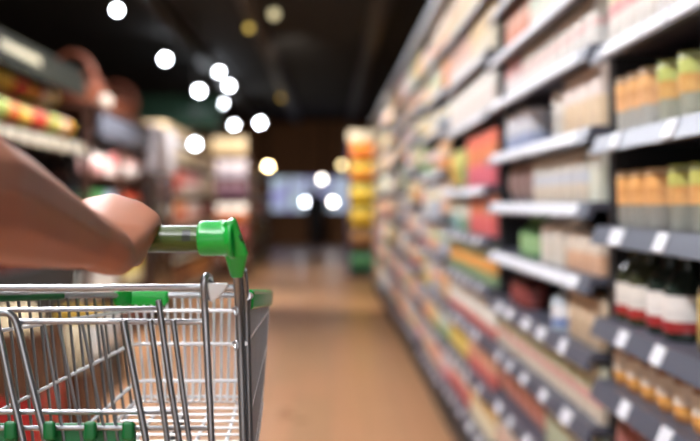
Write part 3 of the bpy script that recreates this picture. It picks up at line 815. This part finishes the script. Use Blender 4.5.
for tier in range(2):
    for layer in range(4 - tier):
        y = py0 + .1 + tier * .05
        while y < py1 - .14:
            i = zone(y) if rng.random() < .75 else rng.choice([0, 1, 1, 2])
            if tier and i == 3: i = rng.choice([0, 1, 1, 4])
            nm, src, lab, grp, cat, r = FR_[i]
            y += r
            xx = px0 - .11 - layer * .215 - tier * .1075
            z = 1.58 + (px0 - xx) * .48 / .95 + .028 + tier * .158
            if nm not in first: first.add(nm); o = src; o.location = (xx, y, z)
            else: o = dup(src, (xx + rng.uniform(-.012, .012), y, z), rng.uniform(0, 6))
            tag(o, lab, cat, grp)
            y += r + .008
# red crates standing on the floor in front of the stand, beige sacks in them
def crate(loc, m, label, w=.36, l=.56, h=.30):
    t = thing('plastic_crate', label, 'crate', loc)
    bm = NB()
    box(bm, (0, 0, 0), (w, l, .015)); box(bm, (0, 0, .015), (.015, l, h)); box(bm, (w - .015, 0, .015), (w, l, h)); box(bm, (.015, 0, .015), (w - .015, .015, h)); box(bm, (.015, l - .015, .015), (w - .015, l, h))
    obj('crate_body', bm, m, t, smooth=False)
    bm = NB(); box(bm, (-.008, -.008, h - .03), (.0, l + .008, h)); box(bm, (w, -.008, h - .03), (w + .008, l + .008, h)); box(bm, (0, -.008, h - .03), (w, 0, h)); box(bm, (0, l, h - .03), (w, l + .008, h)); obj('rim', bm, m, t, smooth=False)
    return t
M_red = mat('crate_red', '#a01c1a', .45)
crate((-1.70, 5.35, 0), M_red, 'red plastic crate standing on the floor under a brown crate'); crate((-1.70, 5.35, .302), mat('crate_brown', '#54351f', .5), 'brown plastic crate stacked on top of the red crate')
crate((-1.66, 6.2, 0), mat('crate_brown', '#54351f', .5), 'brown plastic crate on the floor holding a cream sack')
def sack(loc, m, label, sx=.16, sy=.24, sz=.12):
    bm = NB(); bmesh.ops.create_icosphere(bm, subdivisions=3, radius=1)
    for v in bm.verts:
        c = v.co
        c.x = math.copysign(abs(c.x) ** .7, c.x); c.y = math.copysign(abs(c.y) ** .7, c.y); c.z = math.copysign(abs(c.z) ** .8, c.z)
        v.co = Vector((c.x * sx * (1 + .05 * math.sin(9 * c.y)), c.y * sy, c.z * sz + sz))
    return tag(obj('sack', bm, m, None, loc), label, 'sack')
sack((-1.52, 5.63, .32), mat('sack_beige', '#cbb892', .8, noise=.2), 'beige sack lying in the brown crate on top of the red one', .14, .21, .2)
sack((-1.48, 6.48, .02), mat('sack_cream', '#a89c82', .85, noise=.2), 'cream sack standing in the brown crate on the floor', .14, .21, .26)
crate((-1.72, 7.0, 0), mat('crate_black', '#1d1c1c', .5), 'black plastic crate on the floor holding up white boxes', .36, .8, .26)
for q, (y, c1, c2, look) in enumerate(((7.19, '#e3e0da', '#c9c9c6', 'white'), (7.6, '#dcd9d2', '#bfc4c9', 'pale grey'))):
    place('carton', .36, .2, .3, [(0, c1), (.5, c2)], look, 'lying across the black crate on the floor', [(-1.39, y, .262)], rot=PI, alias='cardboard_box')
place('carton', .3, .09, .26, [(0, '#a8872a'), (.6, '#b8973a')], 'flat yellow', 'on top of the white box on the black crate', [(-1.41, 7.19, .4625)], rot=PI, alias='cardboard_box')
# row of red and orange packs on the lower ledge of the stand, under the tray
place('pouch', .22, .26, .12, [(0, '#8f1f1a'), (.5, '#b9402c')], 'dark red', 'on the ledge under the produce tray', [(px0 - .11, 5.10 + .235 * i, .8005) for i in range(4)], rot=PI)
place('pouch', .22, .24, .12, [(0, '#c9602a'), (.5, '#d98a3a')], 'orange', 'on the ledge under the produce tray', [(px0 - .11, 6.06 + .24 * i, .8005) for i in range(3)], rot=PI)
place('carton', .2, .22, .12, [(0, '#7a3a2a'), (.5, '#a8563c')], 'rust brown', 'on the ledge under the produce tray', [(px0 - .11, 6.78 + .22 * i, .8005) for i in range(4)], rot=PI)

# rack with grey header board, wicker baskets on top
ry0, ry1 = 8.5, 11.2
rk = thing('wooden_rack', 'brown wooden rack with grey header board under wicker baskets', 'rack', (-1.75, ry0, 0))
Lr = ry1 - ry0
RZ = [.12, .48, .80, 1.10, 1.42]
for y in (0, Lr / 2 - .025, Lr - .05):
    for x in (-.6, -.05):
        bm = NB(); box(bm, (x, y, 0), (x + .05, y + .05, 1.9)); obj('post', bm, M_wood, rk, smooth=False)
for z in RZ:
    bm = NB(); box(bm, (-.6, .051, z - .03), (0, Lr - .051, z)); obj('shelf', bm, M_wood, rk, smooth=False)
bm = NB(); box(bm, (-.64, -.02, 1.9), (.04, Lr + .02, 1.94)); obj('top_board', bm, M_wood, rk, smooth=False)
bm = NB(); box(bm, (.003, .3, 1.70), (.025, Lr, 1.895), .004); obj('header_board', bm, mat('header_slate', '#565a66', .5), rk)
bm = NB(); box(bm, (-.63, .05, .1), (-.605, Lr - .05, 1.9)); obj('back_panel', bm, mat('rack_back', '#2b1a14', .7), rk, smooth=False)
rx = -1.75 - .04
SETS = [(4, [('pouch', .24, .2, .12, ['#e9b9b4', '#f6e9e4'], 'pink and white', 8.0, 9.0), ('carton', .22, .19, .12, ['#f0ddd6', '#ef9b98'], 'rose and white', 9.05, 9.37), ('pouch', .22, .22, .12, ['#f7efe9', '#f3c3bd'], 'blush', 9.45, 10.8)]),
        (3, [('carton', .2, .2, .12, ['#d9c63c', '#3d7a46'], 'green and yellow', 8.0, 8.8), ('can', .16, .2, 0, ['#cfd4d9', '#9fb0c4'], 'silver', 8.85, 9.37), ('pouch', .22, .22, .12, ['#355a3c', '#b9452f'], 'green and red', 9.45, 10.8)]),
        (2, [('pouch', .22, .2, .12, ['#9c3a26', '#c96a3a'], 'rust', 8.0, 9.37), ('carton', .22, .2, .12, ['#c7bda8', '#e6e0d2'], 'stone white', 9.45, 10.8)]),
        (1, [('carton', .24, .22, .12, ['#dfd9cc', '#c2bfb9'], 'whitish grey', 8.0, 9.37), ('carton', .22, .22, .12, ['#e6dcaa', '#d9c65a'], 'pale yellow', 9.45, 10.8)]),
        (0, [('carton', .26, .24, .12, ['#e9e3d6', '#cabb7a'], 'ivory', 8.0, 9.37), ('carton', .26, .24, .12, ['#5a2a1c', '#7a3a24'], 'dark brown', 9.45, 10.8)])]
for k, lst in SETS:
    for kind, w, h, d, cc, look, a, b in lst:
        a, b = [8.56 + (q - 8) * 1.26 / 1.37 if q < 9.4 else 9.88 + (q - 9.45) * 1.26 / 1.35 for q in (a, b)]
        n = int((b - a) / (w + .01)); stp = (b - a) / max(n, 1)
        place(kind, w, h, d, [(0, cc[0]), (.5, cc[1])], look, 'on the %s shelf up of the brown wooden rack' % ORD[k], [(rx, a + stp * (i + .5), RZ[k] + .0005) for i in range(n)], rot=PI)
def basket(loc, R, h, hh, label):
    t = thing('wicker_basket', label, 'basket', loc, 'wicker baskets on the wooden rack')
    bm = NB(); lathe(bm, [(0, 0), (R * .8, 0), (R * .9, h * .3), (R, h), (R * .93, h), (R * .83, h * .3), (R * .74, .02), (0, .02)], 28); 
    m = mat('wicker', '#66321a', .65, noise=.45, nscale=60, bump=.6); obj('basket_body', bm, m, t)
    bm = NB(); tube(bm, [(math.cos(2 * PI * k / 28) * R * .97, math.sin(2 * PI * k / 28) * R * .97, h) for k in range(28)], .018, 8, closed=True); obj('rim', bm, m, t)
    bm = NB(); tube(bm, [(math.cos(PI * k / 18) * R * .95, 0, h + math.sin(PI * k / 18) * hh) for k in range(19)], .022, 8); obj('hoop_handle', bm, m, t)
basket((-1.98, 8.95, 1.9405), .19, .15, .26, 'wicker basket with tall hoop handle, the one closest to the produce stand')
basket((-2.04, 9.6, 1.9405), .18, .16, .17, 'wicker basket with hoop handle in the middle of the rack top')
basket((-2.0, 10.92, 1.9405), .2, .16, .22, 'wicker basket at the far end of the rack top beside the drinks cooler')
basket((-2.0, 10.26, 1.9405), .21, .13, .10, 'low wide wicker basket on the rack top')
sack((-1.79, 9.28, 1.9405), mat('parcel_white', '#a39a8e', .7), 'white cloth pouch on the rack top among wicker baskets', .055, .07, .06)

# upright cooler with a white header
t = thing('drinks_cooler', 'upright dark drinks cooler with a plain white header', 'cooler', (-1.72, 11.38, 0))
bm = NB(); box(bm, (-.7, 0, 0), (-.03, 1.55, 1.50), .01); obj('cabinet', bm, M_black, t)
bm = NB(); box(bm, (-.7, 0, 1.505), (.02, 1.55, 1.98), .02); obj('header', bm, mat('header_white', '#c9c4c8', .5), t)
for a, b in ((.02, .76), (.79, 1.53)):
    bm = NB(); box(bm, (-.028, a, .12), (-.005, b, 1.48), .004); dr = obj('door', bm, mat('cooler_glass', '#2a1a14', .08, noise=.3, nscale=4), t)
    bm = NB(); tube(bm, [(.012, b - .06, .7), (.012, b - .06, 1.1)], .01, 8); obj('handle', bm, M_chrome_d, dr)

# two farther gondolas on the left
def gondola(loc, Lg, depth, zs, topz, label, sets, rowwhere, m=M_wood):
    t = thing('gondola_shelf', label, 'shelving', loc)
    bm = NB(); box(bm, (-depth, 0, 0), (-depth + .03, Lg, topz)); obj('back_panel', bm, m, t, smooth=False)
    for y in (0, Lg - .03):
        bm = NB(); box(bm, (-depth + .03, y, 0), (0, y + .03, topz)); obj('end_panel', bm, m, t, smooth=False)
    for z in zs:
        bm = NB(); box(bm, (-depth + .03, .031, z - .025), (-.005, Lg - .031, z)); s = obj('shelf', bm, M_dark, t, smooth=False)
        bm = NB(); box(bm, (-.004, .031, z - .03), (.006, Lg - .031, z + .008)); obj('price_rail', bm, M_cream, s, smooth=False)
    for k, (z, lst) in enumerate(zip(zs, sets)):
        y = .06
        for kind, w, h, cc, look, n in lst:
            place(kind, w, h, .14, [(0, cc[0]), (.5, cc[1])], look, 'on the %s shelf up of %s' % (ORD[k], rowwhere), [(loc[0] - .03, loc[1] + y + (w + .015) * (i + .5), z + .0005) for i in range(n)], rot=PI, alias='cardboard_box' if kind == 'carton' else None)
            y += (w + .015) * n + .03
    return t
gondola((-1.78, 13.1, 0), 5.2, .6, [.15, .55, .95, 1.32, 1.70], 1.9, 'brown left-hand shelving with orange, red and white packs beyond the cooler', [
    [('carton', .3, .28, ['#5c3a24', '#7a4e30'], 'brown', 7), ('carton', .3, .28, ['#a86a3c', '#c98e52'], 'tan', 8)],
    [('pouch', .3, .28, ['#3a3450', '#5a4e6a'], 'dusky violet', 6), ('pouch', .3, .28, ['#8f3a28', '#b9603c'], 'rust', 9)],
    [('carton', .3, .26, ['#c9562a', '#e08a4a'], 'orange', 5), ('carton', .3, .26, ['#e0a89c', '#f0dcd4'], 'shell pink', 5), ('pouch', .3, .26, ['#6a2a22', '#8f4a3c'], 'maroon', 5)],
    [('carton', .3, .27, ['#b9402a', '#d0603a'], 'brick', 4), ('carton', .3, .27, ['#f0dcd8', '#e9a8a4'], 'pink and white', 6), ('carton', .3, .27, ['#d9c8ae', '#efe2c8'], 'ivory', 5)],
    [('carton', .3, .17, ['#cdb48c', '#e0cda8'], 'beige', 15)]], 'the brown shelving past the cooler')
place('carton', .42, .2, .3, [(0, '#c9ab7c'), (.5, '#dcc49a')], 'large tan', 'along the top of the brown shelving past the cooler', [(-1.85, 13.4 + .46 * i, 1.925) for i in range(10)], rot=PI)
bm = NB(); box(bm, (-2.38, 13.1, 1.9005), (-1.78, 18.3, 1.9245)); tag(obj('shelf_top_board', bm, M_wood), 'thin brown board lying on the brown shelving past the cooler', 'board')
gondola((-1.38, 19.2, 0), 7.5, .5, [.15, .55, .95, 1.32, 1.70], 2.0, 'narrow brown shelving on the left near the far end', [
    [('carton', .34, .3, ['#4a2a1c', '#6a3c26'], 'dark brown', 10), ('carton', .34, .3, ['#3a3430', '#5a4e46'], 'charcoal', 9)],
    [('carton', .34, .3, ['#7d3a22', '#a05a34'], 'chestnut', 8), ('pouch', .34, .3, ['#6a5a3a', '#8f7a4a'], 'khaki', 10)],
    [('carton', .34, .28, ['#b9823c', '#d0a060'], 'caramel', 8), ('carton', .34, .28, ['#a8402c', '#c0603c'], 'brick', 11)],
    [('carton', .34, .28, ['#d9d2d6', '#efe6ea'], 'lilac white', 7), ('pouch', .34, .28, ['#a86a34', '#c98e4a'], 'caramel', 11)],
    [('carton', .34, .2, ['#c9a878', '#dcc49a'], 'tan', 19)]], 'the narrow brown shelving')

t = thing('end_display', 'small end display of mixed packs facing the camera before the narrow brown shelving', 'display', (-1.92, 18.65, 0))
bm = NB(); box(bm, (0, .47, 0), (.62, .49, 2.0)); obj('back_panel', bm, M_wood, t, smooth=False)
for x in (0, .60):
    bm = NB(); box(bm, (x, 0, 0), (x + .02, .47, 2.0)); obj('side_panel', bm, M_wood, t, smooth=False)
EL = [(.15, 'umber', '#4a2c1c', '#6a4028', 'pouch'), (.55, 'maroon', '#6a2420', '#8f3a30', 'pouch'), (.92, 'pumpkin', '#b9632c', '#e0d8d0', 'carton'), (1.28, 'plum', '#54354a', '#7a5a66', 'pouch'), (1.62, 'lilac and white', '#b5abb9', '#cfc4cb', 'carton'), (1.98, 'buff', '#cdb48a', '#dcc8a2', 'carton')]
for z, nm, c1, c2, kd in EL:
    bm = NB(); box(bm, (.021, .01, z - .02), (.599, .469, z)); obj('shelf', bm, M_wood, t, smooth=False)
    place(kd, .17, .27, .12, [(0, c1), (.5, c2)], nm, 'on the small end display before the narrow shelving', [(-1.92 + .03 + .09 + .187 * i, 18.70, z + .0005) for i in range(3)], rot=PI / 2, alias='cardboard_box' if kd == 'carton' else None)

# stall with a dark green awning behind the shelving
t = thing('market_stall', 'stall under a dark green awning behind the left-hand shelving', 'stall', (-3.4, 19.3, 0))
bm = NB(); prism(bm, [(0, 2.45), (.02, 2.45), (.02, 2.56), (1.2, 3.08), (1.2, 3.1), (0, 2.58)], 'x', 0, 1.55)
obj('awning', bm, mat('awning_green', '#0a3022', .8), t, smooth=False)
for x in (.03, 1.48):
    for y in (.06, 1.14):
        bm = NB(); tube(bm, [(x, y, 0), (x, y, 2.5 + y * .43)], .025, 10); obj('post', bm, M_dark, t)
bm = NB(); box(bm, (.0, .12, 0), (1.5, 1.08, .95), .01); obj('counter', bm, M_wood, t)

# far-off person
def far_person(x, y):
    bm = NB(); v = lambda a, b, c: Vector((x + a, y + b, c))
    for s in (-1, 1):
        hull(bm, (v(s * .09, 0, .88), .085), (v(s * .10, -.02, .48), .06)); hull(bm, (v(s * .10, -.02, .48), .06), (v(s * .10, .02, .09), .045)); hull(bm, (v(s * .10, .02, .05), .045), (v(s * .11, -.12, .035), .034))
        hull(bm, (v(s * .19, 0, 1.34), .05), (v(s * .23, .02, 1.08), .042)); hull(bm, (v(s * .23, .02, 1.08), .042), (v(s * .22, -.08, .86), .033))
        hull(bm, (v(s * .22, -.08, .86), .033), (v(s * .215, -.11, .76), .022))
    hull(bm, (v(-.09, 0, .9), .09), (v(.09, 0, .9), .09), (v(-.11, 0, 1.1), .09), (v(.11, 0, 1.1), .09)); hull(bm, (v(-.11, 0, 1.1), .09), (v(.11, 0, 1.1), .09), (v(-.15, 0, 1.34), .07), (v(.15, 0, 1.34), .07))
    hull(bm, (v(0, 0, 1.36), .06), (v(0, -.01, 1.46), .052)); hull(bm, (v(0, -.01, 1.58), .082), (v(0, -.035, 1.52), .055))
    hull(bm, (v(0, -.10, 1.545), .012), (v(0, -.085, 1.57), .012))
    o = obj('person', bm, mat('far_skin', '#8a6048', .5))
    r = o.modifiers.new('union', 'REMESH'); r.mode = 'VOXEL'; r.voxel_size = .012; r.use_smooth_shade = True
    tag(o, 'distant person in dark jacket and trousers standing at the aisle end', 'person')
    bm = NB(); hull(bm, (v(-.10, 0, .88), .105), (v(.10, 0, .88), .105), (v(-.16, 0, 1.33), .09), (v(.16, 0, 1.33), .09))
    for s in (-1, 1): hull(bm, (v(s * .19, 0, 1.34), .065), (v(s * .23, .02, 1.08), .055)); hull(bm, (v(s * .23, .02, 1.08), .055), (v(s * .222, -.07, .88), .045))
    obj('jacket', bm, mat('jacket_dark', '#17171c', .8), o)
    bm = NB()
    for s in (-1, 1): hull(bm, (v(s * .09, 0, .86), .10), (v(s * .10, -.02, .48), .075)); hull(bm, (v(s * .10, -.02, .48), .075), (v(s * .10, .02, .12), .06))
    obj('trousers', bm, mat('trousers_dark', '#1c1c22', .8), o)
    bm = NB(); hull(bm, (v(0, .012, 1.60), .09), (v(0, .03, 1.55), .08)); obj('hair', bm, mat('hair_dark', '#15100d', .7), o)
far_person(-.36, 30.0)

# ------------------------------------------------------------------ lamps
def lamp(px, py, d, size, strength, col, label, group, name='ceiling_spotlight', ceil=True):
    p = P(px, py, d)
    t = thing(name, label, 'lamp', (p.x, p.y, p.z), group)
    aim = (Vector((0, 0, 1.0)) - p); aim.z -= 1.2; aim.normalize()
    q = aim.to_track_quat('Z', 'Y').to_matrix()
    r = size / 2
    M_em = mat('lamp_%s_%s' % (col.lstrip('#'), str(strength).replace('.', '_')), col, .4, emit=strength, emit_col=col)
    bm = NB(); lathe(bm, [(r, 0), (r * .8, r * .35), (r * .45, r * .6), (0, r * .7)], 20)
    bmesh.ops.transform(bm, matrix=q.to_4x4(), verts=bm.verts[:]); obj('lens', bm, M_em, t)
    bm = NB(); lathe(bm, [(r * 1.04, .012), (r * 1.12, .012), (r * 1.12, -size * .9), (r * .7, -size * 1.15), (0, -size * 1.15), ], 20)
    bmesh.ops.transform(bm, matrix=q.to_4x4(), verts=bm.verts[:]); obj('housing', bm, M_black, t)
    c = q @ Vector((0, 0, -size * .6))
    top = CEIL - p.z
    bm = NB(); tube(bm, [c, Vector((c.x, c.y, c.z + r * .9)), Vector((c.x, c.y, top - .03))], .012, 8); lathe(bm, [(0, top), (.06, top), (.06, top - .03), (0, top - .03)], 14, at=(c.x, c.y, 0)); obj('drop_rod', bm, M_black, t)
    return t
WHITE = '#eef5ff'; WARM = '#ffe2a6'
G = 'white spotlights hung from the black ceiling'
lamp(117, 10, 13.0, 0.072, 30.8, WHITE, 'white ceiling spotlight, highest of all the bright ones', G)
lamp(165, 59, 17.0, 0.099, 35.2, WHITE, 'large white ceiling spotlight above the wicker baskets and cooler', G)
lamp(199, 91, 20.0, 0.105, 35.2, WHITE, 'white ceiling spotlight just left of the close group of three', G)
lamp(219, 72, 20.0, 0.083, 30.8, WHITE, 'topmost white spotlight of the close group of three', G)
lamp(229, 86, 22.0, 0.094, 30.8, WHITE, 'right-hand white spotlight of the close group of three', G)
lamp(222, 103, 23.0, 0.105, 30.8, WHITE, 'lowest white spotlight of the close group of three', G)
lamp(234, 125, 26.0, 0.099, 26.4, WHITE, 'white spotlight below the close group of three', G)
lamp(260, 123, 26.0, 0.121, 28.6, WHITE, 'white spotlight hanging alone over the middle of the aisle', G)
lamp(195, 144, 15.0, 0.088, 26.4, WHITE, 'white spotlight hung low in front of the boxes past the cooler', G)
lamp(268, 167, 28.0, 0.143, 26.4, WARM, 'bright warm yellow lamp hanging low at the aisle end', None, 'pendant_lamp')
lamp(266, 174, 31.0, 0.121, 6.6, WARM, 'dimmer warm lamp just below the bright yellow one', None, 'pendant_lamp')
lamp(342, 165, 24.0, 0.121, 3.52, WARM, 'dim warm lamp beside the tall end display', None, 'pendant_lamp')
lamp(322, 179, 30.0, 0.121, 11.0, '#fff3e6', 'pale lamp hanging above the distant window', None, 'pendant_lamp')
lamp(306, 202, 31.0, 0.132, 26.4, WHITE, 'white lamp low at the aisle end, left of the distant person', None, 'pendant_lamp')
lamp(323, 202, 31.5, 0.132, 22.0, '#fff6ee', 'white lamp low at the aisle end, right of the distant person', None, 'pendant_lamp')
lamp(333, 202, 32.5, 0.121, 17.6, '#fff6ee', 'rightmost of the low white lamps at the aisle end', None, 'pendant_lamp')
lamp(274, 14, 14.0, 0.121, 0.62, '#e8dcae', 'dim cream ceiling lamp near the middle of the black ceiling', None)
lamp(249, 28, 14.5, 0.088, 0.77, '#f0cf6a', 'dim yellow ceiling lamp beside the dim cream one', None)
lamp(281, 98, 24.0, 0.088, 0.66, '#d9b25a', 'small dim amber ceiling lamp over the aisle', None)

# unseen linear lights added over the near half of the aisle to brighten it
EMIT = 44
M_tube = mat('unseen_aisle_light_diffuser', '#fff4e6', .5, emit=EMIT, emit_col='#fafaff')
for k in range(5):
    y = -.6 + k * 2.45
    t = thing('unseen_aisle_light', ['added linear light behind the camera', 'added linear light above the cart', 'added linear light above the second shelving bay', 'added linear light above the fourth shelving bay', 'added linear light above the fifth shelving bay'][k], 'ceiling light', (-1.0, y, 3.1), 'added linear lights along the aisle')
    bm = NB(); box(bm, (-.09, -1.1, .02), (.09, 1.1, .1), .01)
    for yy in (-.8, .8): tube(bm, [(0, yy, .1), (0, yy, CEIL - 3.1)], .008, 8)
    obj('housing', bm, M_dark, t)
    bm = NB(); box(bm, (-.075, -1.08, 0), (.075, 1.08, .0195), .004); obj('diffuser', bm, M_tube, t)
def spot(name, loc, target, power, size, col, blend=.6, ang=70):
    l = bpy.data.lights.new(name, 'SPOT'); l.energy = power; l.shadow_soft_size = size; l.color = col; l.spot_size = math.radians(ang); l.spot_blend = blend
    o = bpy.data.objects.new(name, l); C.objects.link(o); o.location = loc
    o.rotation_euler = (Vector(target) - Vector(loc)).to_track_quat('-Z', 'Y').to_euler(); return o
spot('fill_spot_far_shelves', (-1.1, 10.4, 3.35), (.6, 15.0, 1.3), 850, .12, (1, .95, .88), ang=60)  # unseen fill spots from here on, added to brighten shelves and left displays
spot('fill_spot_end', (-1.0, 15.0, 3.4), (.5, 18.7, 1.2), 190, .1, (1, .92, .8), ang=60)
spot('fill_spot_produce', (-.9, 5.2, 3.35), (-1.9, 6.3, 1.7), 420, .08, (1, .9, .74), ang=55)
spot('fill_spot_rack', (-.6, 8.6, 3.35), (-1.8, 9.5, 1.5), 420, .08, (1, .92, .86), ang=50)
spot('fill_spot_cooler', (-.6, 11.0, 3.4), (-1.75, 14.4, 1.4), 700, .08, (1, .95, .92), ang=60)
spot('fill_spot_left_far', (-.3, 16.0, 3.4), (-1.5, 21, 1.5), 480, .1, (1, .9, .78), ang=70)

w = bpy.data.worlds.new('store'); scene.world = w; w.use_nodes = True
bg = w.node_tree.nodes['Background']; bg.inputs[0].default_value = (.9, .93, 1, 1); bg.inputs[1].default_value = .03

# ------------------------------------------------------------------ camera
cam = bpy.data.cameras.new('camera'); co = bpy.data.objects.new('camera', cam); C.objects.link(co)
co.location = (0, 0, CAM_Z); co.rotation_euler = (PI / 2, 0, 0)
cam.lens = 60; cam.sensor_width = 36; cam.sensor_fit = 'HORIZONTAL'
cam.shift_x = (350 - VPX) / 700; cam.shift_y = -(220.5 - VPY) / 700
cam.clip_start = .05; cam.clip_end = 100
cam.dof.use_dof = True; cam.dof.focus_distance = 1.10; cam.dof.aperture_fstop = 3.75; cam.dof.aperture_blades = 0
scene.camera = co
scene.view_settings.view_transform = 'Standard'; scene.view_settings.look = 'None'
scene.view_settings.exposure = 0.74; scene.view_settings.gamma = 1; scene.view_settings.use_curve_mapping = False
scene.cycles.use_denoising = True
scene.cycles.sample_clamp_indirect = 6
